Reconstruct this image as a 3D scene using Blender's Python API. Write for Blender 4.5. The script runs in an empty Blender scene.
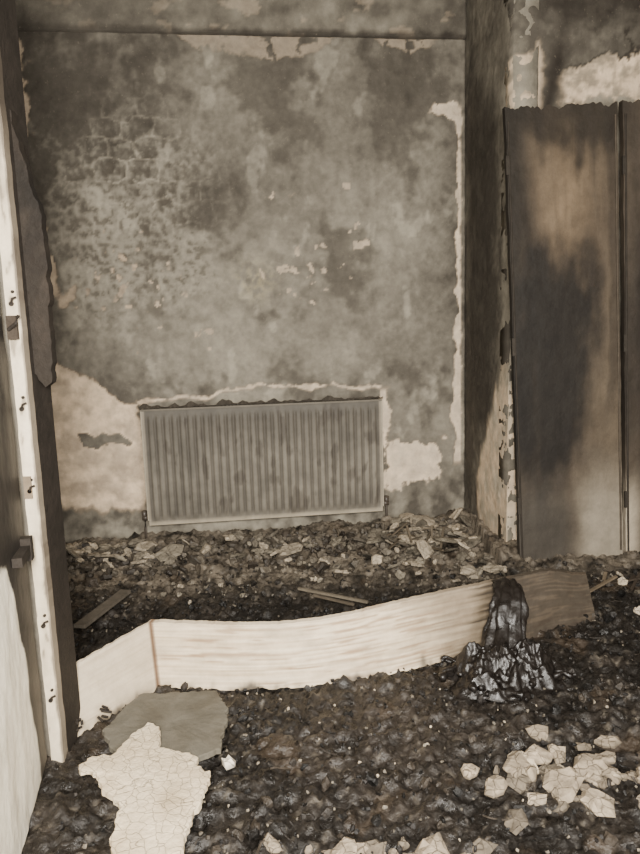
import bpy, math, random
from mathutils import Vector, Matrix, noise
random.seed(7)

def lin(c):
    def f(v):
        v/=255.0
        return v/12.92 if v<=0.04045 else ((v+0.055)/1.055)**2.4
    return (f(c[0]),f(c[1]),f(c[2]))
def mix(a,b,t):
    t=max(0,min(1,t)); return (a[0]+(b[0]-a[0])*t,a[1]+(b[1]-a[1])*t,a[2]+(b[2]-a[2])*t)
def sm(a,b,x):
    t=(x-a)/(b-a); t=max(0,min(1,t)); return t*t*(3-2*t)
def fb(x,y,z=0,o=4): return noise.fractal(Vector((x,y,z)),1.0,2.0,o)
def gs(x,c,w): return math.exp(-((x-c)/w)**2)
def interp(pts,x):
    if x<=pts[0][0]: return pts[0][1]
    for (a,b),(c,d) in zip(pts,pts[1:]):
        if x<=c: return b+(d-b)*(x-a)/(c-a)
    return pts[-1][1]
def box01(x,a,b,e): return sm(a-e,a+e,x)*(1-sm(b-e,b+e,x))

# ---------------------------------------------------------------- materials
def make_mat(name, rough=0.8, bump=0.2, bscale=60, var=0.25, vscale=30, spec=0.3, rvar=0.0, crack=0, base=None, coat=0, fleck=0, fscale=90, fcol=(170,158,138)):
    m=bpy.data.materials.new(name); m.use_nodes=True
    nt=m.node_tree; N=nt.nodes; L=nt.links; N.clear()
    out=N.new('ShaderNodeOutputMaterial'); p=N.new('ShaderNodeBsdfPrincipled')
    L.new(p.outputs[0],out.inputs[0])
    tc=N.new('ShaderNodeTexCoord')
    n1=N.new('ShaderNodeTexNoise'); n1.inputs['Scale'].default_value=vscale; n1.inputs['Detail'].default_value=8; n1.inputs['Roughness'].default_value=0.7
    L.new(tc.outputs['Object'],n1.inputs['Vector'])
    mr=N.new('ShaderNodeMapRange'); mr.inputs[1].default_value=0.3; mr.inputs[2].default_value=0.7
    mr.inputs[3].default_value=1-var; mr.inputs[4].default_value=1+var
    L.new(n1.outputs['Fac'],mr.inputs[0])
    if base is None:
        a=N.new('ShaderNodeAttribute'); a.attribute_name='Col'; src=a.outputs['Color']
    else:
        a=N.new('ShaderNodeRGB'); a.outputs[0].default_value=(*lin(base),1); src=a.outputs[0]
    vm=N.new('ShaderNodeVectorMath'); vm.operation='SCALE'
    L.new(src,vm.inputs[0]); L.new(mr.outputs[0],vm.inputs['Scale'])
    col=vm.outputs[0]
    n2=N.new('ShaderNodeTexNoise'); n2.inputs['Scale'].default_value=bscale; n2.inputs['Detail'].default_value=8; n2.inputs['Roughness'].default_value=0.6
    L.new(tc.outputs['Object'],n2.inputs['Vector'])
    h=n2.outputs['Fac']
    if crack:
        v=N.new('ShaderNodeTexVoronoi'); v.feature='DISTANCE_TO_EDGE'; v.inputs['Scale'].default_value=crack
        wv=N.new('ShaderNodeVectorMath'); wv.operation='ADD'
        ns=N.new('ShaderNodeTexNoise'); ns.inputs['Scale'].default_value=crack*0.8
        sc=N.new('ShaderNodeVectorMath'); sc.operation='SCALE'; sc.inputs['Scale'].default_value=0.8/crack
        L.new(tc.outputs['Object'],ns.inputs['Vector']); L.new(ns.outputs['Color'],sc.inputs[0])
        L.new(tc.outputs['Object'],wv.inputs[0]); L.new(sc.outputs[0],wv.inputs[1]); L.new(wv.outputs[0],v.inputs['Vector'])
        cr=N.new('ShaderNodeMapRange'); cr.inputs[1].default_value=0.0; cr.inputs[2].default_value=0.035; cr.inputs[3].default_value=0.60; cr.inputs[4].default_value=1
        L.new(v.outputs['Distance'],cr.inputs[0])
        vm2=N.new('ShaderNodeVectorMath'); vm2.operation='SCALE'
        L.new(col,vm2.inputs[0]); L.new(cr.outputs[0],vm2.inputs['Scale']); col=vm2.outputs[0]
        ad=N.new('ShaderNodeMath'); ad.operation='ADD'; L.new(h,ad.inputs[0]); L.new(cr.outputs[0],ad.inputs[1]); h=ad.outputs[0]
    if fleck:
        n3=N.new('ShaderNodeTexNoise'); n3.inputs['Scale'].default_value=fscale; n3.inputs['Detail'].default_value=4; n3.inputs['Roughness'].default_value=.7
        L.new(tc.outputs['Object'],n3.inputs['Vector'])
        fr=N.new('ShaderNodeMapRange'); fr.inputs[1].default_value=.62; fr.inputs[2].default_value=.70; fr.inputs[3].default_value=0; fr.inputs[4].default_value=fleck
        L.new(n3.outputs['Fac'],fr.inputs[0])
        mx=N.new('ShaderNodeMix'); mx.data_type='RGBA'; L.new(fr.outputs[0],mx.inputs[0]); L.new(col,mx.inputs[6]); mx.inputs[7].default_value=(*lin(fcol),1)
        col=mx.outputs[2]
    L.new(col,p.inputs['Base Color'])
    b=N.new('ShaderNodeBump'); b.inputs['Strength'].default_value=bump; b.inputs['Distance'].default_value=0.01
    L.new(h,b.inputs['Height']); L.new(b.outputs[0],p.inputs['Normal'])
    if rvar>0:
        r=N.new('ShaderNodeMapRange'); r.inputs[1].default_value=0.35; r.inputs[2].default_value=0.65
        r.inputs[3].default_value=max(0.08,rough-rvar); r.inputs[4].default_value=min(1,rough+rvar)
        L.new(n1.outputs['Fac'],r.inputs[0]); L.new(r.outputs[0],p.inputs['Roughness'])
    else: p.inputs['Roughness'].default_value=rough
    p.inputs['Specular IOR Level'].default_value=spec
    if coat: p.inputs['Coat Weight'].default_value=coat; p.inputs['Coat Roughness'].default_value=0.2
    return m

M_wall=make_mat('sooty_plaster',0.85,0.4,38,0.22,14,0.2,fleck=.16,fscale=60)
M_floor=make_mat('wet_char_floor',0.40,1.0,38,0.45,30,0.5,rvar=0.28,fleck=.45,fscale=60,fcol=(112,105,94))
M_debris=make_mat('charred_fragments',0.5,0.8,60,0.45,40,0.4,rvar=0.28)
M_plaster=make_mat('crazed_plaster',0.85,0.6,50,0.14,20,0.2,crack=34)
M_greyplaster=make_mat('grey_plaster',0.9,0.3,60,0.25,10,0.2)
M_rubble=make_mat('plaster_rubble_mat',0.9,0.7,40,0.45,20,0.2,crack=26)
M_paintmetal=make_mat('sooty_radiator_enamel',0.6,0.08,80,0.20,10,0.3)
M_board=make_mat('scorched_board',0.6,0.15,70,0.14,20,0.35)
M_door=make_mat('charred_door_veneer',0.7,0.3,50,0.24,9,0.2)
M_char=make_mat('charred_wood',0.75,0.4,60,0.3,18,0.2)
M_melt=make_mat('melted_plastic',0.36,0.6,30,0.5,24,0.45,base=(27,23,20),coat=0.12,rvar=.14)
M_metal=make_mat('dull_metal',0.45,0.2,60,0.2,30,0.5,base=(70,62,54))

def new_obj(name,verts,faces,mat,cols=None,smooth=False,parent=None):
    me=bpy.data.meshes.new(name); me.from_pydata([tuple(v) for v in verts],[],faces); me.update()
    if cols is not None:
        at=me.color_attributes.new('Col','FLOAT_COLOR','POINT')
        buf=[]
        for c in cols: buf.extend((c[0],c[1],c[2],1.0))
        at.data.foreach_set('color',buf)
    me.materials.append(mat)
    if smooth: me.polygons.foreach_set('use_smooth',[True]*len(me.polygons))
    o=bpy.data.objects.new(name,me); bpy.context.collection.objects.link(o)
    if parent: o.parent=parent
    return o

class MB:
    def __init__(s): s.v=[];s.f=[];s.c=[]
    def add(s,vs,fs,c):
        b=len(s.v); s.v+= [Vector(v) for v in vs]; s.f+=[tuple(i+b for i in f) for f in fs]
        if isinstance(c,list): s.c+=c
        else: s.c+=[c]*len(vs)
    def box(s,a,b,c,M=None):
        x0,y0,z0=a;x1,y1,z1=b
        vs=[Vector(q) for q in ((x0,y0,z0),(x1,y0,z0),(x1,y1,z0),(x0,y1,z0),(x0,y0,z1),(x1,y0,z1),(x1,y1,z1),(x0,y1,z1))]
        if M: vs=[M@q for q in vs]
        s.add(vs,[(3,2,1,0),(4,5,6,7),(0,1,5,4),(1,2,6,5),(2,3,7,6),(3,0,4,7)],c)
    def tube(s,pts,r,c,n=8):
        pts=[Vector(p) for p in pts]; vs=[];fs=[]
        for i,p in enumerate(pts):
            t=(pts[min(i+1,len(pts)-1)]-pts[max(i-1,0)]).normalized()
            up=Vector((0,0,1)) if abs(t.z)<0.9 else Vector((1,0,0))
            a=t.cross(up).normalized(); b=t.cross(a)
            rr=r[i] if isinstance(r,(list,tuple)) else r
            for k in range(n):
                th=2*math.pi*k/n; vs.append(p+a*math.cos(th)*rr+b*math.sin(th)*rr)
        for i in range(len(pts)-1):
            for k in range(n):
                fs.append((i*n+k,i*n+(k+1)%n,(i+1)*n+(k+1)%n,(i+1)*n+k))
        fs.append(tuple(range(n-1,-1,-1))); fs.append(tuple((len(pts)-1)*n+k for k in range(n)))
        s.add(vs,fs,c)
    def obj(s,name,mat,smooth=False,parent=None): return new_obj(name,s.v,s.f,mat,s.c,smooth,parent)

def grid_slab(mb,P,nu,nv,colf,thick_vec):
    """front grid P(u,v)->Vector, closed with a back sheet offset by thick_vec"""
    vs=[];cs=[]
    for j in range(nv+1):
        for i in range(nu+1):
            vs.append(P(i/nu,j/nv)); cs.append(colf(i/nu,j/nv))
    W=nu+1; fs=[]
    for j in range(nv):
        for i in range(nu):
            a=j*W+i; fs.append((a,a+1,a+W+1,a+W))
    n=len(vs)
    ring=[i for i in range(W)]+[j*W+nu for j in range(1,nv+1)]+[nv*W+i for i in range(nu-1,-1,-1)]+[j*W for j in range(nv-1,0,-1)]
    for k,i in enumerate(ring):
        vs.append(vs[i]+thick_vec); cs.append(cs[i])
    R=len(ring)
    for k in range(R):
        k2=(k+1)%R; fs.append((ring[k2],ring[k],n+k,n+k2))
    fs.append(tuple(n+k for k in range(R-1,-1,-1)))
    mb.add(vs,fs,cs)

def wall(name,p0,p1,z0,z1,step,colf,dispf,thick=0.12):
    """p0->p1 left to right as seen from the room; normal faces the room"""
    p0=Vector((*p0,0));p1=Vector((*p1,0)); d=p1-p0; Ln=d.length; d.normalize()
    nrm=Vector((d.y,-d.x,0))
    nu=max(2,int(Ln/step)); nv=max(2,int((z1-z0)/step)); mb=MB()
    def P(u,v):
        s=u*Ln; z=z0+v*(z1-z0); return p0+d*s+Vector((0,0,z))+nrm*dispf(s,z)
    grid_slab(mb,P,nu,nv,lambda u,v: colf(u*Ln,z0+v*(z1-z0)),-nrm*thick)
    return mb.obj(name,M_wall,True)

# ---------------------------------------------------------------- colours
C_dark=lin((80,75,67)); C_mid=lin((114,108,97)); C_lite=lin((150,143,128)); C_cream=lin((216,193,164)); C_white=lin((232,217,194))
C_char_and_shadow=lin((44,39,34))

# ---------------------------------------------------------------- back wall
SL=0.115
XL=-1.78; XR=0.845
def wy(x): return 3.66+SL*x
cosA=1/math.sqrt(1+SL*SL)
_cache={}
def back_masks(s,z):
    key=(round(s,4),round(z,4))
    if key in _cache: return _cache[key]
    x=XL+s*cosA
    n=fb(x*3+5,z*3,1); n2=fb(x*12,z*12,7); n3=fb(x*32,z*32,2,3)
    e=0.035*n+0.022*n2+0.010*n3
    p=0
    zb=interp([(-1.8,1.30),(-1.46,1.15),(-1.36,1.03),(-1.2,.97),(-1.1,0.88),(-0.95,0.83),(-0.9,.80)],x)
    lo=0.24+0.10*fb(x*6,3,1)
    A=sm(-.008,.008,zb+e-z)*sm(-.02,.02,z-lo+e)*sm(-.008,.008,-0.98-x+e)
    isl=((x+1.2)/.13)**2+((z-.64)/.03)**2
    A*=sm(.8,1.2,isl+3*n2)
    p=max(p,A)
    zc=interp([(-1.0,.84),(-.6,.86),(-.35,.905),(0,.885),(.37,.865)],x)+0.02*fb(x*7,1,4)+.006*n3
    B=sm(-.005,.005,0.010+0.016*fb(x*9,9,2)+.006*n3-abs(z-zc))*box01(x,-1.0,.36,.01)
    p=max(p,B*.9)
    Cm=sm(-.008,.008,.115+e*2.2-abs(z-.41)+0.0)*sm(-.008,.008,.17+e*2.2-abs(x-.53))
    Cm=max(Cm,sm(-.004,.004,.018+e-abs(x-.37))*box01(z,.3,.86,.02))
    p=max(p,Cm)
    w=-.002+0.035*fb(1,z*5,8)+0.024*n2
    D=sm(-.004,.004,x-(XR-0.050-w-.02*sm(1.6,.6,z)))*sm(-.004,.004,XR-.020+.012*n2-x)*box01(z,.40,2.38,.02)
    D=max(D,sm(-.006,.006,e*1.6+.035-abs(z-2.37+(x-.70)*.2))*sm(-.01,.01,.08+e*2-abs(x-.73)))
    p=max(p,D)
    E=sm(-.008,.008,z-(2.735-.105*box01(x,-.62,.12,.10)-.05*box01(x,.36,.72,.05)+e*1.0))*sm(-.25,-.1,n2+.1)
    p=max(p,E*0.55)
    sp=fb(x*16+3,z*16+1,3,4)
    reg=max(1.15*gs(x,.25,.07)*gs(z,1.78,.18),1.1*gs(x,.19,.05)*gs(z,1.98,.05),0.8*gs(x,-.2,.12)*gs(z,1.93,.08),
            .72*gs(x,-.05,.35)*gs(z,1.5,.25), .75*gs(x,-.95,.35)*gs(z,1.45,.35),.7*gs(x,-.62,.12)*gs(z,1.15,.12))
    F=sm(-.03,.03,sp*reg-.27)
    p=max(p,F*.8)
    G=sm(-.08,.08,fb(x*8,z*8,11)+.70*gs(x,-1.42,.13)*gs(z,1.55,.2)+.3*gs(x,-1.45,.1)*gs(z,1.3,.1)-.50)*sm(-.02,.02,-1.22-x)*box01(z,1.1,1.8,.06)
    p=max(p,G*.8)
    H=sm(-.01,.01,-1.49+e*2+.05*box01(z,2.3,2.72,.1)-x)*sm(2.15,2.2,z)
    p=max(p,H)
    blis=sm(.12,.6,gs(x,-.95,.40)*gs(z,1.80,.45)+.22*n+.1*n2)
    wx=x+.035*fb(x*8,z*8,50); wz=z+.035*fb(x*8,z*8,60)
    row=math.floor(wz/.105); cxx=(wx/.15+.5*(row%2)); fx=abs(cxx-math.floor(cxx)-.5); fz=abs(wz/.105-row-.5)
    ed=max(fx-.5+.07,0)/.07; ed=max(ed,max(fz-.5+.09,0)/.09)
    keep=sm(-.05,.15,fb(math.floor(cxx)*3.7+.5,row*2.3+.5,9,2))
    ed*=gs(x,-.88,.28)*gs(z,2.02,.28)*(.30+.70*keep)
    crack=ed
    r=(x,p,n,n2,n3,blis,crack)
    _cache[key]=r
    return r
def back_col(s,z):
    x,p,n,n2,n3,blis,crack=back_masks(s,z)
    t=.48+.42*fb(x*1.1+3,z*1.1+2,5)+.16*n+.18*n2+.15*n3
    t+=.16*sm(1.6,.7,z)+.10*blis-.22*sm(1.8,2.5,z)*sm(-.3,-1.2,x)-.14*gs(x,.1,.4)*gs(z,2.1,.5)-.08*sm(1.6,2.4,z)
    t+=.12*fb(x*9,z*.8,71)
    t+=.38*sm(.34,.6,fb(x*5+9,z*3,20)+.32*gs(x,-.72,.09)*gs(z,2.12,.12)+.12*n3)
    t-=.14*gs(x,.78,.08)*sm(.6,1.4,z)
    c=mix(mix(C_dark,C_mid,t*2),C_lite,(t-.5)*1.6)
    c=mix(c,lin((66,61,54)),.55*sm(.10,.65,-n-.4*n2+.40*sm(1.8,2.6,z)-.15*blis))
    if z<.35: c=mix(c,mix(C_dark,C_lite,.5+n2+.5*n),.7*sm(.35,.1,z))
    c=mix(c,lin((172,163,146)),crack*.8)
    c=mix(c,C_lite,blis*.35*sm(.05,.4,n3+n2*.6))
    c=mix(c,lin((76,70,61)),blis*.6*sm(.1,.45,-n3-n2*.6))
    c=mix(c,lin((160,149,116)),.5*gs(x,-.33,.10)*gs(z,1.47,.09)*sm(-.3,.3,n3+n2))
    pe=p*(1-p)*4
    cr=mix(C_cream,lin((178,160,138)),.45+1.3*n2+.6*n)
    c=mix(c,cr,p)
    if x>-.9 and p>.1: c=mix(c,C_white,.30*p)
    c=mix(c,lin((62,56,48)),pe*.45)
    return c
def back_disp(s,z):
    x,p,n,n2,n3,blis,crack=back_masks(s,z)
    return -.007*p+.005*n+.004*n2+.003*n3+blis*(.006*n2+.006*n3)+crack*.009
wall('wall_back',(XL,wy(XL)),(XR,wy(XR)),-.02,2.72,0.0085,back_col,back_disp)

# beam above the wall (ceiling bulkhead)
def beam_col(s,z):
    n=fb(s*2,z*4,9); n2=fb(s*10,z*10,4)
    c=mix(C_dark,C_lite,.30+.5*n+.35*n2)
    c=mix(c,C_cream,.22*sm(.30,.45,fb(s*6+2,z*9,3)))
    c=mix(c,C_char_and_shadow,.8*sm(2.755,2.72,z+.015*n2))  # shadow gap under the beam, painted as a dark line on its lower edge
    c=mix(c,C_dark,.6*sm(1.6,.6,s))
    return c
wall('trim_1',(XL,wy(XL)-.022),(XR+.0,wy(XR)-.022),2.715,3.0,0.012,beam_col,lambda s,z:.004*fb(s*8,z*8,1)+.003*fb(s*25,z*20,1),thick=.10)

# return wall on the right
R0=(XR,wy(XR)+.05); R1=(0.925,3.15)
def ret_col(s,z):
    n=fb(s*4,z*2,21); n2=fb(s*14,z*9,5); n3=fb(s*40,z*30,5,3)
    c=mix(C_dark,C_lite,.16+.5*n+.25*n2+.15*n3+.35*sm(2.2,2.7,z))
    c=mix(c,C_char_and_shadow,.75*box01(s,.08,.46,.08)*sm(2.7,2.2,z+.2*n)*sm(.35,.8,z)*(.85+.5*n))
    b=sm(-.03,.03,s-(.26+.32*sm(.35,1.15,z)+.06*n+.03*n2))*sm(1.15,.85,z+.1*n2)
    c=mix(c,mix(C_cream,lin((180,168,148)),.5+n2+.3*n3),b)
    c=mix(c,C_cream,.5*sm(.0,.01,.01+.02*n2-s)*box01(z,.3,2.5,.05))
    c=mix(c,C_lite,.6*sm(.54,.60,s+.03*n2)*sm(.8,1.0,z)*sm(2.4,2.2,z))
    return c
wall('wall_right_return',R0,R1,-.02,3.0,0.010,ret_col,lambda s,z:.004*fb(s*5,z*5,1)+.002*fb(s*30,z*30,1))

# wall behind the charred doors
W0=R1; W1=(2.35,3.15+1.425*SL)
def clo_col(s,z):
    n=fb(s*2.5,z*2.5,31); n2=fb(s*11,z*11,5); n3=fb(s*34,z*30,5,3)
    c=mix(C_dark,C_lite,.20+.5*n+.3*n2+.15*n3)
    c=mix(c,C_char_and_shadow,.8*sm(2.46,2.58,z+.15*n+.1*n2)*box01(s,.08,.95,.12))
    top=2.33+.11*sm(.3,.55,s)+.10*n+.07*n2+.04*n3
    pk=sm(-.02,.02,z-(2.19+.05*n+.03*n3))*sm(-.012,.012,top-z)*sm(.20,.26,s+.05*n2)
    pk2=sm(-.012,.012,.085+.04*n2-abs(s-.07))*sm(2.0,2.1,z)*sm(2.42,2.36,z+.1*n2)
    c=mix(c,mix(C_cream,lin((150,137,118)),.4+1.3*n2+1.0*n3),max(pk*.95,pk2*.7))
    arc=gs(s,.195+.2*(z-2.3),.05)*sm(2.75,2.35,z)
    c=mix(c,C_char_and_shadow,.95*arc)
    c=mix(c,C_char_and_shadow,.8*gs(z,top+.02,.016)*sm(.2,.3,s))
    return c
def clo_disp(s,z):
    n2=fb(s*11,z*11,5)
    pk=sm(-.02,.02,z-2.19)*sm(-.012,.012,2.40+.07*n2-z)*sm(.2,.26,s)
    return .005*fb(s*5,z*5,1)+.004*fb(s*20,z*20,1)-.006*pk
wall('wall_right_front',W0,W1,-.02,3.0,0.009,clo_col,clo_disp)
plain=lambda s,z: mix(C_dark,C_mid,.5+.6*fb(s*2,z*2,3))
wall('wall_right',(2.35,3.31),(2.35,-.6),-.02,3.0,.06,plain,lambda s,z:0)
wall('wall_left',(XL,-.6),(XL,wy(XL)),-.02,3.0,.04,lambda s,z:mix(C_mid,C_lite,.5+.6*fb(s*2,z*2,13)),lambda s,z:.003*fb(s*4,z*4,3))
mb=MB(); mb.box((-1.78,1.72,0),(-.80,1.84,3.0),C_mid); mb.obj('wall_partition',M_wall)
mb=MB(); mb.box((-1.95,-.6,3.0),(2.5,3.95,3.1),C_mid); mb.obj('ceiling',M_wall)

# ---------------------------------------------------------------- floor
def fh0(x,y):
    dw=max(0,wy(min(x,XR))-y) if x<XR else max(0,3.15-y)
    h=.014*fb(x*3,y*3,2)+.018*abs(fb(x*9,y*9,5))
    h+=.075*math.exp(-(dw/.28)**2)*(1+.5*fb(x*4,y*4,9))
    h+=.06*gs(x,.65,.35)*gs(y,3.25,.4)
    h+=.035*gs(x,1.3,.4)*gs(y,2.7,.35)
    return h
def fh(x,y):
    n=fb(x*24,y*24,8,4)
    cr=1-min(1,abs(fb(x*17+3,y*17,18,3))*3.2)
    return max(-.01,fh0(x,y)+.015*n+.014*cr)
def fc(x,y):
    n=fb(x*2,y*2,41); n2=fb(x*10,y*10,15); n3=fb(x*40,y*40,6,3)
    c=mix(lin((31,28,25)),lin((56,50,44)),.30+.6*n+.6*n2+.3*n3)
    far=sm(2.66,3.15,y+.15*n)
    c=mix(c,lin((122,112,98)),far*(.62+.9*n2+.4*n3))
    c=mix(c,lin((122,114,101)),sm(.38,.62,n3*.8+n2*.4)*(.40+.5*far))
    c=mix(c,lin((84,70,55)),sm(.38,.6,fb(x*5,y*5,77))*.3)
    return c
mb=MB(); FX0,FX1,FY0,FY1=-1.9,2.45,-.6,3.9
ysp=lambda v: FY0+(FY1-FY0)*v
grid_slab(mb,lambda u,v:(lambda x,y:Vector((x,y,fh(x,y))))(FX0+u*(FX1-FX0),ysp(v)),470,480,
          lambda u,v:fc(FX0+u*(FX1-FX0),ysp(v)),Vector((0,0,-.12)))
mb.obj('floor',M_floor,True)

# ---------------------------------------------------------------- debris shards
def shard(mb,x,y,size,thick,tilt,col,lift=0,elong=1.0,jag=.3,n=None):
    n=n or random.randint(6,10); a0=random.random()*6.28
    M=Matrix.Translation((x,y,fh0(x,y)+lift))@Matrix.Rotation(random.random()*6.28,4,'Z')@Matrix.Rotation(random.gauss(0,tilt),4,'X')@Matrix.Rotation(random.gauss(0,tilt),4,'Y')
    pts=[]; bx=random.uniform(.6,1.0)
    for k in range(n):
        th=a0+2*math.pi*(k+random.uniform(-.35,.35))/n; r=size*(1+random.uniform(-jag,jag))
        pts.append((r*math.cos(th)*elong,r*math.sin(th)*bx))
    w=lambda: random.uniform(-.35,.35)*thick
    vs=[M@Vector((p[0]*.9,p[1]*.9,-thick/2)) for p in pts]+[M@Vector((p[0],p[1],w())) for p in pts]+[M@Vector((p[0]*.72,p[1]*.72,thick/2+w())) for p in pts]+[M@Vector((0,0,thick/2+w()))]
    fs=[tuple(range(n-1,-1,-1))]
    for r in (0,1): fs+=[(r*n+k,r*n+(k+1)%n,(r+1)*n+(k+1)%n,(r+1)*n+k) for k in range(n)]
    fs+=[(2*n+k,2*n+(k+1)%n,3*n) for k in range(n)]
    dk=(col[0]*.5,col[1]*.5,col[2]*.5)
    cs=[dk]*n+[mix(col,dk,random.random()) for _ in range(n)]+[mix(col,dk,random.random()*.5) for _ in range(n+1)]
    mb.add(vs,fs,cs)
def inside(x,y):
    if x>XR-.03 and y>2.92: return False
    if x<-.70 and y<1.95: return False
    return y<wy(x)-.14 and x>-1.68
def vary(c,a=.15):
    k=1+random.uniform(-a,a); return (c[0]*k,c[1]*k,c[2]*k)
deb=MB()
darks=[lin((30,27,24)),lin((38,34,31)),lin((48,43,38)),lin((26,24,22)),lin((62,55,47))]
for i in range(4200):
    x=random.uniform(-1.5,2.0); y=random.uniform(1.05,3.5)
    if not inside(x,y): continue
    c=random.choice(darks)
    if random.random()<.05: c=lin((124,115,101))
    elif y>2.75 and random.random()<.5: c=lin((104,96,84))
    sz=random.uniform(.003,.008)
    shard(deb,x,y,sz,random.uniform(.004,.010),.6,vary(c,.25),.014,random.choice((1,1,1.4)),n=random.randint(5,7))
for i in range(120):
    x=random.uniform(-.9,1.6); y=random.uniform(1.1,3.1)
    if not inside(x,y): continue
    a=random.random()*6.28; k=random.uniform(-30,30); p=Vector((x,y,fh0(x,y)+.014)); pts=[]
    for q in range(7):
        pts.append(p.copy()); p=p+Vector((math.cos(a),math.sin(a),random.uniform(-.25,.3)))*.010; a+=k*.010
    deb.tube(pts,random.uniform(.0012,.003),vary(random.choice(darks),.3),5)
# charcoal lumps
for i in range(260):
    x=random.uniform(-.6,1.6); y=random.uniform(1.15,3.0)
    if not inside(x,y): continue
    s=random.uniform(.008,.020); shard(deb,x,y,s,s*1.2,.6,vary(random.choice(darks),.25),.012,n=8)
# heavier burnt lumps against the wall
for i in range(420):
    x=random.uniform(-1.5,.78); y=wy(x)-.15-abs(random.gauss(0,.17))
    if not inside(x,y): continue
    shard(deb,x,y,random.uniform(.012,.040),random.uniform(.012,.03),.6,vary(random.choice([darks[4],lin((88,80,69)),lin((104,96,84)),lin((74,67,58))]),.25),.020)
deb.obj('charred_debris',M_debris)

rub=MB()
pal=[lin((166,154,135)),lin((142,133,117)),lin((120,112,99)),lin((186,172,150)),lin((102,95,83))]
def cluster(cx,cy,sx,sy,n,s0,s1,cols,lift=.015,tilt=.35,th=(.008,.018)):
    for _ in range(n):
        x=random.gauss(cx,sx); y=random.gauss(cy,sy)
        if not inside(x,y): continue
        shard(rub,x,y,random.uniform(s0,s1),random.uniform(*th),tilt,vary(random.choice(cols),.12),lift+random.uniform(0,.015))
cluster(-1.25,3.32,.14,.06,34,.02,.06,pal,.03)
cluster(-.9,3.28,.12,.06,22,.02,.055,pal[1:],.03)
cluster(-.3,3.36,.38,.06,46,.015,.045,pal[1:],.03)
cluster(.56,3.36,.17,.13,80,.02,.060,pal[1:],.035)
cluster(.76,2.95,.12,.08,20,.015,.045,pal,.02)
cluster(.35,3.10,.25,.1,26,.015,.042,pal[1:],.02)
cluster(-.2,3.0,.7,.2,50,.006,.020,pal[1:],.012)
cluster(1.45,2.7,.2,.12,20,.010,.03,pal[1:],.016)
for (x,y,s,c) in [(-.17,3.28,.08,0),(-.25,3.24,.04,3),(-.80,3.26,.085,1),(-1.12,3.24,.085,0),(-.95,3.32,.06,0),(-1.3,3.26,.06,1),(.38,3.26,.105,2),(.62,3.2,.085,1),(.72,3.3,.07,0),(.55,3.48,.09,0),(.44,2.98,.05,3),(.78,2.86,.055,0),(.66,2.86,.045,0),(.5,3.38,.07,3)]:
    shard(rub,x,y,s,.014,.30,pal[c],.05,jag=.25)
br=[lin((164,149,128)),lin((142,129,111)),lin((114,104,90)),lin((178,163,140))]
for _ in range(38):
    x=random.gauss(.60,.11); y=random.gauss(1.53,.075)
    shard(rub,x,y,random.uniform(.010,.038),random.uniform(.008,.018),.3,vary(random.choice(br),.12),.012+random.uniform(0,.008))
for _ in range(24):
    x=random.uniform(-.15,.34); y=random.gauss(1.31,.025)
    shard(rub,x,y,random.uniform(.012,.035),.012,.25,vary(random.choice(br),.12),.012)
for (x,y,s) in [(.50,1.58,.055),(.60,1.52,.065),(.70,1.59,.045),(.82,1.53,.035),(.22,1.31,.045),(.02,1.30,.045),(.42,1.51,.04),(.57,1.63,.045),(.66,1.46,.045)]:
    shard(rub,x,y,s,.018,.16,vary(br[0],.15),.026,jag=.28,n=9)
for _ in range(130):
    x=random.uniform(-.35,1.1); y=random.uniform(1.2,2.0)
    shard(rub,x,y,random.uniform(.002,.006),.005,.5,vary(random.choice(pal),.2),.015,n=5)
shard(rub,-.283,1.63,.024,.02,.3,lin((220,210,192)),.03)
rub.obj('plaster_rubble',M_rubble)

# ---------------------------------------------------------------- plaster slabs
def slab(name,poly,zf,th,col,mat,rnd=.008,seed=0):
    b=[]
    for k in range(len(poly)):
        a=Vector(poly[k]);c=Vector(poly[(k+1)%len(poly)]); L=(c-a).length; n=max(2,int(L/.008))
        nr=Vector((c.y-a.y,a.x-c.x)).normalized()
        for i in range(n):
            p=a.lerp(c,i/n); p=p+nr*rnd*(1.6*fb(p.x*12,p.y*12,seed)+1.4*fb(p.x*50,p.y*50,seed+2)); b.append(p)
    N=len(b); vs=[];cs=[]
    cen=sum(b,Vector((0,0)))/N
    rings=[(1.0,-th),(1.0,0),(.985,.002),(.75,.003),(.5,.002),(.25,.003)]
    for f,dz in rings:
        for p in b:
            q=cen+(p-cen)*f
            vs.append(Vector((q.x,q.y,zf(q.x,q.y)+dz+.004*fb(q.x*9,q.y*9,3)))); cs.append(mix(col,(col[0]*.72,col[1]*.69,col[2]*.65),.4+.9*fb(q.x*9,q.y*9,seed+5)))
    fs=[tuple(range(N-1,-1,-1))]
    for r in range(len(rings)-1):
        for k in range(N): fs.append((r*N+k,r*N+(k+1)%N,(r+1)*N+(k+1)%N,(r+1)*N+k))
    vs.append(Vector((cen.x,cen.y,zf(cen.x,cen.y)+.003))); cs.append(col); R=(len(rings)-1)*N
    for k in range(N): fs.append((R+k,R+(k+1)%N,len(vs)-1))
    return new_obj(name,vs,fs,mat,cs)
slab('plaster_slab',[(-.52,1.74),(-.485,1.70),(-.47,1.65),(-.41,1.63),(-.315,1.54),(-.325,1.43),(-.345,1.30),(-.49,1.25),(-.51,1.36),(-.505,1.43),(-.58,1.49),(-.61,1.54),(-.66,1.56),(-.645,1.60),(-.59,1.615),(-.57,1.67),(-.545,1.69)][::-1],
     lambda x,y:.075+.05*(y-1.5)-.02*(x+.5),.016,lin((220,203,173)),M_plaster,seed=3)
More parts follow.
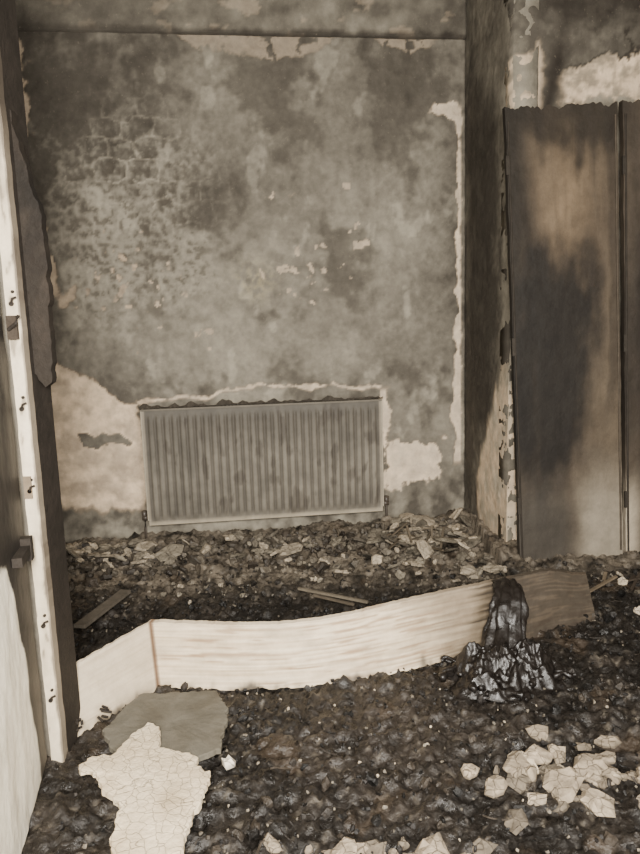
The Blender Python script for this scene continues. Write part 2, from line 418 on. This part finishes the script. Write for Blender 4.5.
slab('fallen_plasterboard',[(-.67,1.76),(-.60,1.95),(-.50,1.95),(-.36,1.95),(-.315,1.86),(-.30,1.66),(-.42,1.60),(-.6,1.66)][::-1],
     lambda x,y:.052+.015*(y-1.5),.014,lin((106,101,90)),M_greyplaster,rnd=.005,seed=9)

# ---------------------------------------------------------------- radiator
ang=math.atan(SL)
rad=bpy.data.objects.new('radiator',None); bpy.context.collection.objects.link(rad)
rad.location=(-.952,3.452,.165); rad.rotation_euler=(0,0,ang)
RW,RH,RD=1.305,.635,.085
NR=30; pitch=(RW-.05)/NR
def prof(x):
    t=((x-.025)/pitch)%1.0
    if x<.025 or x>RW-.025: return 0
    return sm(.10,.28,t)*(1-sm(.72,.90,t))
def radcol(x,z,g):
    n=fb(x*3,z*3,51); n2=fb(x*14,z*6,52)
    c=mix(lin((92,87,78)),lin((130,123,110)),.5+.6*n+.4*n2)
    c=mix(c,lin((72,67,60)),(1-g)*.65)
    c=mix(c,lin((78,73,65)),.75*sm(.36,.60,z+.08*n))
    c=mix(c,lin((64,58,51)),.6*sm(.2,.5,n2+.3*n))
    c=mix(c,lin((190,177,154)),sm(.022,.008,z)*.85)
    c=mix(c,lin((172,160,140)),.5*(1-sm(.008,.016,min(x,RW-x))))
    return c
nu=NR*10+4; nv=46; vs=[];cs=[];fs=[]
for j in range(nv+1):
    z=RH*j/nv
    fade=sm(.028,.055,z)*sm(RH-.028,RH-.055,z)
    for i in range(nu+1):
        x=RW*i/nu; g=prof(x)
        y=-.008*g*fade
        if z<.006 or z>RH-.006 : y=.004
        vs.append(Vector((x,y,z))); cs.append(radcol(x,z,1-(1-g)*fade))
W=nu+1
for j in range(nv):
    for i in range(nu):
        a=j*W+i; fs.append((a,a+1,a+W+1,a+W))
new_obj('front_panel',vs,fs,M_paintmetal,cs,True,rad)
mb=MB()
cc=lin((130,122,108))
mb.box((0,.004,0),(RW,.012,RH),cc)
mb.box((.01,RD-.01,0),(RW-.01,RD,RH),vary(cc))
mb.obj('rear_panels',M_paintmetal,parent=rad)
mb=MB()
for x0,x1 in ((-.006,.001),(RW-.001,RW+.006)):
    mb.box((x0,-.004,.03),(x1,RD,RH+.004),lin((158,148,130)))
mb.obj('side_covers',M_paintmetal,parent=rad)
mb=MB()
dk=lin((76,70,62))
mb.box((-.004,-.006,RH-.002),(RW+.004,.003,RH+.008),lin((104,97,85)))
mb.box((-.004,RD-.004,RH-.002),(RW+.004,RD+.002,RH+.006),dk)
for i in range(66):
    x=RW*(i+.5)/66; mb.box((x-.004,.0,RH-.002),(x+.004,RD,RH+.004),dk)
mb.obj('top_grille',M_paintmetal,parent=rad)
mb=MB()
for i in range(60):
    x=.03+(RW-.06)*i/59; mb.box((x-.001,.014,.05),(x+.001,RD-.012,RH-.04),dk)
mb.obj('convector_fins',M_paintmetal,parent=rad)
mb=MB()
for s in (0,1):
    x=-.03 if s==0 else RW+.03; q=1 if s==0 else -1
    mb.tube([(x+q*.045,.045,.035),(x,.045,.035),(x,.045,-.03),(x,.045,-.13)],.0075,lin((120,108,90)),10)
    mb.tube([(x+q*.02,.045,.035),(x-q*.012,.045,.035)],.014,lin((90,84,74)),12)
    mb.tube([(x,.045,.03),(x,.045,.075)],[.012,.016],lin((140,130,112)),12)
mb.obj('valves_and_pipes',M_metal,True,rad)
vs=[];fs=[];cs=[];pts=[]
for i in range(160):
    t=i/159; x=-.02+t*(RW+.04); h=.006+.034*max(0,fb(t*16,0,3)+.25); zz=RH+.006+.006*fb(t*9,1,1)
    pts.append((x,zz,h))
for k,(x,zz,h) in enumerate(pts):
    yy=RD*.6+.01*fb(x*8,0,0)
    for q in ((x,yy,zz),(x,yy-.006,zz+h),(x,yy+.012,zz+h*.6)): vs.append(Vector(q)); cs.append(vary(lin((66,60,52)),.3))
for k in range(len(pts)-1):
    for m in range(3): fs.append((k*3+m,k*3+(m+1)%3,k*3+3+(m+1)%3,k*3+3+m))
fs+= [(2,1,0),(len(vs)-3,len(vs)-2,len(vs)-1)]
new_obj('burnt_dust_strip',vs,fs,M_char,cs,False,rad)

# ---------------------------------------------------------------- fallen door lining (bent board on its edge)
path=[(-.815,1.72),(-.575,2.05),(-.36,2.030),(-.13,2.030),(.08,2.060),(.25,2.11),(.53,2.225),(.8,2.335),(1.08,2.45)]
seg=[0]
for a,b in zip(path,path[1:]): seg.append(seg[-1]+(Vector(b)-Vector(a)).length)
TL=seg[-1]; SF=seg[1]
def cat(s):
    if s<=SF: return Vector(path[0]).lerp(Vector(path[1]),s/SF)
    for k in range(1,len(seg)-1):
        if s<=seg[k+1]+1e-6:
            t=(s-seg[k])/(seg[k+1]-seg[k])
            p1=Vector(path[k]);p2=Vector(path[k+1]); p0=Vector(path[k-1]) if k>1 else p1*2-p2; p3=Vector(path[k+2]) if k+2<len(path) else p2*2-p1
            return .5*((2*p1)+(p2-p0)*t+(2*p0-5*p1+4*p2-p3)*t*t+(3*p1-p0-3*p2+p3)*t**3)
    return Vector(path[-1])
tA=(Vector(path[1])-Vector(path[0])).normalized(); tB=(Vector(path[2])-Vector(path[1])).normalized()
nA=Vector((-tA.y,tA.x)); nB=Vector((-tB.y,tB.x)); mit=(nA+nB).normalized(); mit=mit/mit.dot(nB)
def board_piece(name,s0,s1,parent,th=.018):
    mb=MB(); nu=max(10,int((s1-s0)/.006)); nv=44
    def P(u,v):
        s=s0+u*(s1-s0); p=cat(s); t=(cat(min(s+.01,s1))-cat(max(s-.01,s0))).normalized(); n=Vector((-t.y,t.x))
        h=.215+.015*sm(SF+.4,SF+.9,s)-.012*gs(s,SF+.45,.3); lean=.06
        if s<SF: h=.175+.04*s/SF; lean=.07-.01*s/SF
        h-=.05*sm(TL-.22,TL,s)
        n=n.lerp(mit,gs(s,SF,.10))
        z=.012+v*h
        if v<.03: z+=.014*max(0,fb(s*14,0,6))
        if v>.97: z-=.005*abs(fb(s*20,0,6))
        q=p+n*(lean*v+.006*fb(s*5,v*2,8)*sm(SF,SF+.2,s))
        return Vector((q.x,q.y,z))
    def C(u,v):
        s=s0+u*(s1-s0)
        st=fb(s*2.2,v*28,61,4); st2=fb(s*4,v*95,62,3); bl=fb(s*4,v*2.5,64)
        c=mix(lin((226,208,178)),lin((188,167,136)),.42+.9*st)
        c=mix(c,lin((150,122,92)),.8*sm(.10,.40,st2)*sm(-.05,.35,fb(s*2,v*3,63)+.22))
        c=mix(c,lin((172,156,132)),.45*sm(.05,.4,bl))
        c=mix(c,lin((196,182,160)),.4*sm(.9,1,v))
        if s<SF: c=mix(c,lin((184,170,147)),.65)
        gr=sm(1.22,1.60,s+.10*st+.08*v)
        c=mix(c,lin((104,90,74)),gr*.8)
        c=mix(c,lin((42,37,32)),sm(1.56,1.74,s+.14*st+.06*st2)*.85)
        c=mix(c,lin((92,80,66)),.5*sm(.1,.3,fb(s*5,v*30,65))*sm(1.5,1.8,s))
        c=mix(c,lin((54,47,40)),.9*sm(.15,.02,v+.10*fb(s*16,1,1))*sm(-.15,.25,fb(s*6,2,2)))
        c=mix(c,lin((92,64,42)),.95*sm(.010,.004,abs(s-SF)))
        return c
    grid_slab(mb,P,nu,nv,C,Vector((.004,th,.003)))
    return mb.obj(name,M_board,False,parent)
lin_e=bpy.data.objects.new('fallen_door_lining',None); bpy.context.collection.objects.link(lin_e)
board_piece('short_side',0.0,SF,lin_e)
board_piece('long_side',SF,TL,lin_e)
mb=MB()
for (x,y) in ((-.74,1.80),(-.69,1.86)):
    for _ in range(6):
        a=random.random()*6.28; z=.045+random.random()*.03
        mb.tube([(x+random.gauss(0,.015),y-.012,z),(x+.012*math.cos(a),y-.02,z+.012*math.sin(a))],.004,C_char_and_shadow,6)
mb.obj('nails_and_char',M_char,False,lin_e)

# ---------------------------------------------------------------- melted lamp draped over the board
ml=bpy.data.objects.new('melted_lamp',None); bpy.context.collection.objects.link(ml)
vs=[];fs=[]; nr=60; na=170; cx,cy=.60,2.06
for j in range(nr+1):
    r=j/nr
    for i in range(na):
        a=2*math.pi*i/na
        R=(.205+.02*math.sin(3*a+1)+.016*math.sin(7*a)+.03*fb(math.cos(a)*2,math.sin(a)*2,5))*r
        x=cx+R*math.cos(a)*1.08; y=cy+R*math.sin(a)*.72
        f=.085*(1-r**1.7)+.040*fb(x*10,y*10,3)+.020*(1-min(1,abs(fb(x*14,y*14,13,3))*4))+.010*fb(x*50,y*50,4,3)
        f+=.055*gs(x,.48,.05)*gs(y,2.05,.05)+.045*gs(x,.73,.045)*gs(y,2.06,.045)
        vs.append(Vector((x,y,max(.0,f*(1-r**6))+.014)))
for j in range(nr):
    for i in range(na):
        fs.append((j*na+i,j*na+(i+1)%na,(j+1)*na+(i+1)%na,(j+1)*na+i))
new_obj('collapsed_shade',vs,fs,M_melt,None,True,ml)
cl=[(.60,2.07,.05),(.612,2.10,.09),(.628,2.135,.14),(.642,2.165,.19),(.652,2.190,.226),(.660,2.225,.250),(.664,2.275,.258),(.667,2.325,.240),(.67,2.345,.19)]
wd=[.105,.08,.066,.060,.056,.050,.044,.038,.022]; dp=[.06,.042,.030,.025,.022,.021,.020,.018,.012]
vs=[];fs=[];ns=80; M_=54
def cl_at(t):
    k=t*(len(cl)-1); i=min(int(k),len(cl)-2); f=k-i
    return Vector(cl[i]).lerp(Vector(cl[i+1]),f), wd[i]+(wd[i+1]-wd[i])*f, dp[i]+(dp[i+1]-dp[i])*f
for j in range(M_+1):
    t=j/M_; c,w_,d_=cl_at(t); c2,_,_=cl_at(min(1,t+.04)); c1,_,_=cl_at(max(0,t-.04)); T=(c2-c1).normalized()
    X=Vector((1,0,0)); X=(X-T*X.dot(T)).normalized(); Y=T.cross(X)
    for k in range(ns):
        a=2*math.pi*k/ns; rr=1+.34*abs(math.cos(3.5*a+.6*math.sin(t*5)))-.2+.24*fb(math.cos(a)*2,math.sin(a)*2,t*6)
        vs.append(c+X*math.cos(a)*w_*rr+Y*math.sin(a)*d_*rr)
for j in range(M_):
    for k in range(ns): fs.append((j*ns+k,j*ns+(k+1)%ns,(j+1)*ns+(k+1)%ns,(j+1)*ns+k))
fs.append(tuple(range(ns-1,-1,-1))); fs.append(tuple(M_*ns+k for k in range(ns)))
new_obj('ribbed_neck',vs,fs,M_melt,None,True,ml)
mb=MB()
for k in range(26):
    a=random.random()*6.28; r=random.uniform(.04,.18); p=Vector((.60+r*math.cos(a)*1.1,2.06+r*.7*math.sin(a),.115-.5*r)); pts=[]
    b=random.random()*6.28; r0=random.uniform(.005,.012)
    for q in range(8):
        pts.append(p.copy()); p+=Vector((math.cos(b)*.010,math.sin(b)*.009,.006*math.sin(q+k))); b+=random.uniform(-.8,.8)
    mb.tube(pts,[r0*(1+.5*math.sin(q*1.3+k)) for q in range(8)],C_char_and_shadow,8)
mb.obj('melted_drips',M_melt,True,ml)

# ---------------------------------------------------------------- charred doors on the right
def leaf(loc,w,h,th,rot,tilt,colf,parentname):
    e=bpy.data.objects.new(parentname,None); bpy.context.collection.objects.link(e)
    e.location=loc; e.rotation_euler=(math.radians(-1.2),math.radians(tilt),rot)
    mb=MB()
    def P(u,v):
        z=v*h; x=u*w
        if v>.97: z-= .035*abs(fb(x*10,0,5))+.015*abs(fb(x*40,0,5))
        if v<.03: z+= .01*abs(fb(x*12,3,5))
        return Vector((x+.004*fb(0,z*5,2)*(1 if u<.5 else -1),.004*fb(x*4,z*3,1)+.0015*fb(x*25,z*12,1),z))
    grid_slab(mb,P,int(w/.009),int(h/.009),lambda u,v:colf(u*w,v*h),Vector((0,th,0)))
    mb.obj('leaf',M_door,False,e)
    mb=MB()
    mb.tube([(.010,-.003,.03),(.008,-.003,h*.5),(.010,-.003,h-.06)],.0045,lin((50,45,39)),6)
    mb.tube([(w-.010,-.003,.03),(w-.010,-.003,h-.06)],.0045,lin((76,68,58)),6)
    for z in (.25,1.0,1.8): mb.box((-.006,-.006,z),(.012,.004,z+.08),lin((52,47,41)))
    mb.obj('edge_trim_and_hinges',M_char,False,e)
    return e
def d1col(x,z):
    n=fb(x*3,z*1.6,71); n2=fb(x*12,z*8,72); st=fb(x*9,z*.9,73); n3=fb(x*40,z*25,74,3)
    c=mix(lin((62,54,46)),lin((92,81,67)),.5+.6*n+.25*st)
    br=gs(x,.26,.14)*gs(z,1.66,.34)
    c=mix(c,lin((112,96,77)),br*(1.0+.5*n+.2*n2))
    lx=x+.04*n+.02*st
    c=mix(c,lin((40,36,31)),sm(.15,.03,lx)*sm(.3,.6,z)*.95)
    q=((x-(.17+.12*(z-.95)))/.25)**2+((z-.92)/.55)**2
    c=mix(c,lin((33,30,27)),.97*sm(1.6,.45,q+.5*n+.5*st+.25*n2))
    c=mix(c,lin((40,36,31)),.85*sm(1.80,2.02,z+.10*n2+.12*st))
    c=mix(c,lin((42,37,32)),.6*sm(.1,.5,st)*sm(.5,.9,z))
    c=mix(c,lin((138,129,114)),sm(.25,.42,x+.05*n+.10*(0.5-z)+.03*n2)*sm(.60,.20,z+.1*n)*.9)
    c=mix(c,lin((64,60,54)),sm(.50,.2,z)*sm(.33,.2,x)*.85)
    return c
leaf((.942,2.985,.055),.505,2.09,.032,ang*.5,-2.3,d1col,'charred_door')
def d2col(x,z):
    n=fb(x*3+4,z*1.6,81); st=fb(x*14,z*.9,83)
    c=mix(lin((46,41,36)),lin((86,76,64)),.30+.6*n+.3*st+.25*sm(1.2,2,z))
    c=mix(c,lin((165,153,134)),sm(.55,.2,z+.2*n)*sm(.10,.02,x))
    c=mix(c,lin((38,34,30)),.7*gs(z,1.0,.35))
    return c
leaf((1.475,3.04,.055),.56,2.12,.032,ang*.5,-2.0,d2col,'charred_door.001')

# ---------------------------------------------------------------- left door: frame post, leaf, fittings
dr=bpy.data.objects.new('door_1',None); bpy.context.collection.objects.link(dr)
def postcol(x,z):
    n=fb(x*20,z*3,91); n2=fb(x*40,z*14,92)
    c=mix(lin((226,210,182)),lin((178,163,139)),.4+.6*n+.3*n2)
    c=mix(c,lin((90,80,68)),sm(.30,.55,n2+.3*n)*.6)
    c=mix(c,lin((90,80,69)),sm(.028,.033,x+.004*n2)*.8)
    c=mix(c,lin((60,53,46)),.85*sm(1.55,1.85,z+.2*n)*sm(.010,.020,x+.01*n2))
    return c
mb=MB()
grid_slab(mb,lambda u,v:Vector((-.792+.036*u+.002*fb(u,v*30,1),1.69,v*2.4)),10,300,lambda u,v:postcol(u*.036,v*2.4),Vector((0,.03,0)))
mb.obj('frame_post',M_board,False,dr)
mb=MB(); mb.box((-.80,1.7205,0),(-.758,1.84,2.4),lin((42,37,32))); mb.obj('frame_jamb',M_char,False,dr)
A0=Vector((-.797,1.675,0)); Dd=Vector((.235,-1,0)).normalized(); Nn=Vector((1,.235,0)).normalized()
def leafcol(d,z):
    n=fb(d*5,z*4,95); n2=fb(d*25,z*20,96)
    c=mix(lin((30,27,24)),lin((54,48,42)),.4+.5*n+.4*n2)
    c=mix(c,lin((110,101,88)),.5*sm(.5,.1,z)*sm(.12,.04,d))
    zz=.66-.30*sm(.22,.10,d)
    pk=sm(-.008,.008,d-.115-.02*n+.02*sm(.3,.0,z))*sm(-.012,.012,zz+.03*n+.01*n2-z)
    c=mix(c,lin((248,238,216)),pk)
    if d>.2: c=mix(c,lin((196,150,96)),.8*sm(.01,0,abs(z-.86)-.05)*sm(.3,.34,d))
    return c
mb=MB()
grid_slab(mb,lambda u,v:A0+Dd*(u*.78)+Vector((0,0,.03+v*2.02))+Nn*(.003*fb(u*9,v*14,2)),100,230,lambda u,v:leafcol(u*.78,.02+v*2.02),-Nn*.035)
mb.obj('leaf',M_board,False,dr)
mb=MB()
for z in (1.29,1.02,.80,.42,.2):
    mb.tube([(-.776,1.692,z),(-.776,1.684,z)],.006,C_char_and_shadow,10)
    mb.tube([(-.770,1.692,z+.03),(-.770,1.685,z+.03)],.004,C_char_and_shadow,10)
    mb.tube([(-.776,1.686,z),(-.770,1.680,z+.012),(-.760,1.682,z+.016)],.003,C_char_and_shadow,6)
mb.box((-.79,1.678,1.20),(-.764,1.689,1.26),lin((60,52,44)))
mb.tube([(-.785,1.676,1.225),(-.76,1.668,1.24),(-.752,1.668,1.26)],.005,C_char_and_shadow,8)
mb.box((-.79,1.684,.78),(-.77,1.689,.84),lin((120,106,88)))
Mx=Matrix.Translation(A0+Dd*.06+Nn*.012+Vector((0,0,.66)))@Matrix.Rotation(math.atan2(Dd.y,Dd.x),4,'Z')
mb.box((-.02,-.012,-.012),(.10,.012,.012),C_char_and_shadow,Mx)
mb.box((-.03,-.014,-.03),(.00,.014,.03),C_char_and_shadow,Mx)
mb.obj('latch_and_screws',M_char,False,dr)
# charred board hanging from the frame
poly=[(-.815,2.10),(-.785,1.98),(-.765,1.80),(-.742,1.68),(-.706,1.53),(-.700,1.40),(-.706,1.22),(-.712,1.085),(-.735,1.07),(-.768,1.12),(-.775,1.4),(-.79,1.6),(-.82,1.75)]
b=[]
for k in range(len(poly)):
    a=Vector(poly[k]);c=Vector(poly[(k+1)%len(poly)]); n=max(1,int((c-a).length/.010))
    for i in range(n):
        p=a.lerp(c,i/n); b.append(p+Vector((.009*fb(p.x*20,p.y*24,1),.006*fb(p.x*20,p.y*20,9))))
N=len(b); vs=[Vector((p.x,1.745,p.y)) for p in b]+[Vector((p.x,1.775,p.y)) for p in b]
fs=[tuple(range(N)),tuple(range(2*N-1,N-1,-1))]+[(k,N+k,N+(k+1)%N,(k+1)%N) for k in range(N)]
new_obj('charred_board',vs,fs,M_char,[mix(lin((44,38,32)),lin((30,26,22)),.5+fb(v.x*20,v.z*5,1)) for v in vs],False,dr)

# ---------------------------------------------------------------- loose sticks and laths
mb=MB()
def stick(a,b,w,t,c):
    a=Vector(a);b=Vector(b); d=(b-a); L=d.length; q=d.to_track_quat('X','Z').to_matrix().to_4x4()
    mb.box((0,-w/2,-t/2),(L,w/2,t/2),c,Matrix.Translation(a)@q)
stick((-.98,2.44,.065),(-.90,2.80,.06),.05,.014,lin((92,85,75)))
stick((-.12,2.78,.055),(.18,2.62,.05),.012,.01,lin((110,101,87)))
stick((-.05,2.70,.055),(.12,2.60,.05),.010,.01,lin((90,81,69)))
for _ in range(24):
    x=random.gauss(1.38,.16); y=random.gauss(2.68,.08); a=random.uniform(-1.2,1.2); L=random.uniform(.08,.26)
    stick((x,y,.04),(x+L*math.cos(a),y+L*math.sin(a)*.6,.03+random.uniform(0,.07)),random.uniform(.006,.018),.008,vary(random.choice((lin((60,52,44)),lin((98,86,70)),lin((40,36,31)))),.2))
for _ in range(20):
    x=random.gauss(.55,.12); y=random.gauss(3.25,.10); a=random.uniform(-2,2); L=random.uniform(.06,.2)
    if x+L<.8 and inside(x+L,y+L): stick((x,y,.10),(x+L*math.cos(a),y+L*math.sin(a)*.7,.10+random.uniform(0,.08)),random.uniform(.006,.014),.007,vary(lin((84,75,62)),.3))
mb.obj('charred_laths',M_char)

# ---------------------------------------------------------------- lights
def area(name,loc,target,size,e,col):
    l=bpy.data.lights.new(name,'AREA'); l.shape='DISK'; l.size=size; l.energy=e; l.color=col
    o=bpy.data.objects.new(name,l); bpy.context.collection.objects.link(o); o.location=loc
    o.rotation_euler=(Vector(target)-Vector(loc)).to_track_quat('-Z','Y').to_euler(); return o
area('camera_flash',(-.05,-.35,1.55),(-.45,2.8,.45),.5,165,(1,.955,.88))  # acts as the camera flash, just behind and above the camera
area('fill_light',(.9,-.5,1.4),(-.5,2.4,.6),1.2,85,(1,.96,.90))  # added fill behind the camera, brightens the left door leaf
w=bpy.data.worlds.new('World'); bpy.context.scene.world=w; w.use_nodes=True
bg=w.node_tree.nodes['Background']; bg.inputs[0].default_value=(1,.955,.88,1); bg.inputs[1].default_value=1.8

# ---------------------------------------------------------------- camera
cam=bpy.data.cameras.new('Camera'); cam.sensor_width=36; cam.sensor_fit='AUTO'; cam.lens=650/854*36; cam.clip_start=.02
co=bpy.data.objects.new('Camera',cam); bpy.context.collection.objects.link(co)
co.matrix_world=Matrix.Translation((0,0,1.2))@Matrix.Rotation(math.radians(81.5),4,'X')@Matrix.Rotation(math.radians(-1.8),4,'Z')
bpy.context.scene.camera=co
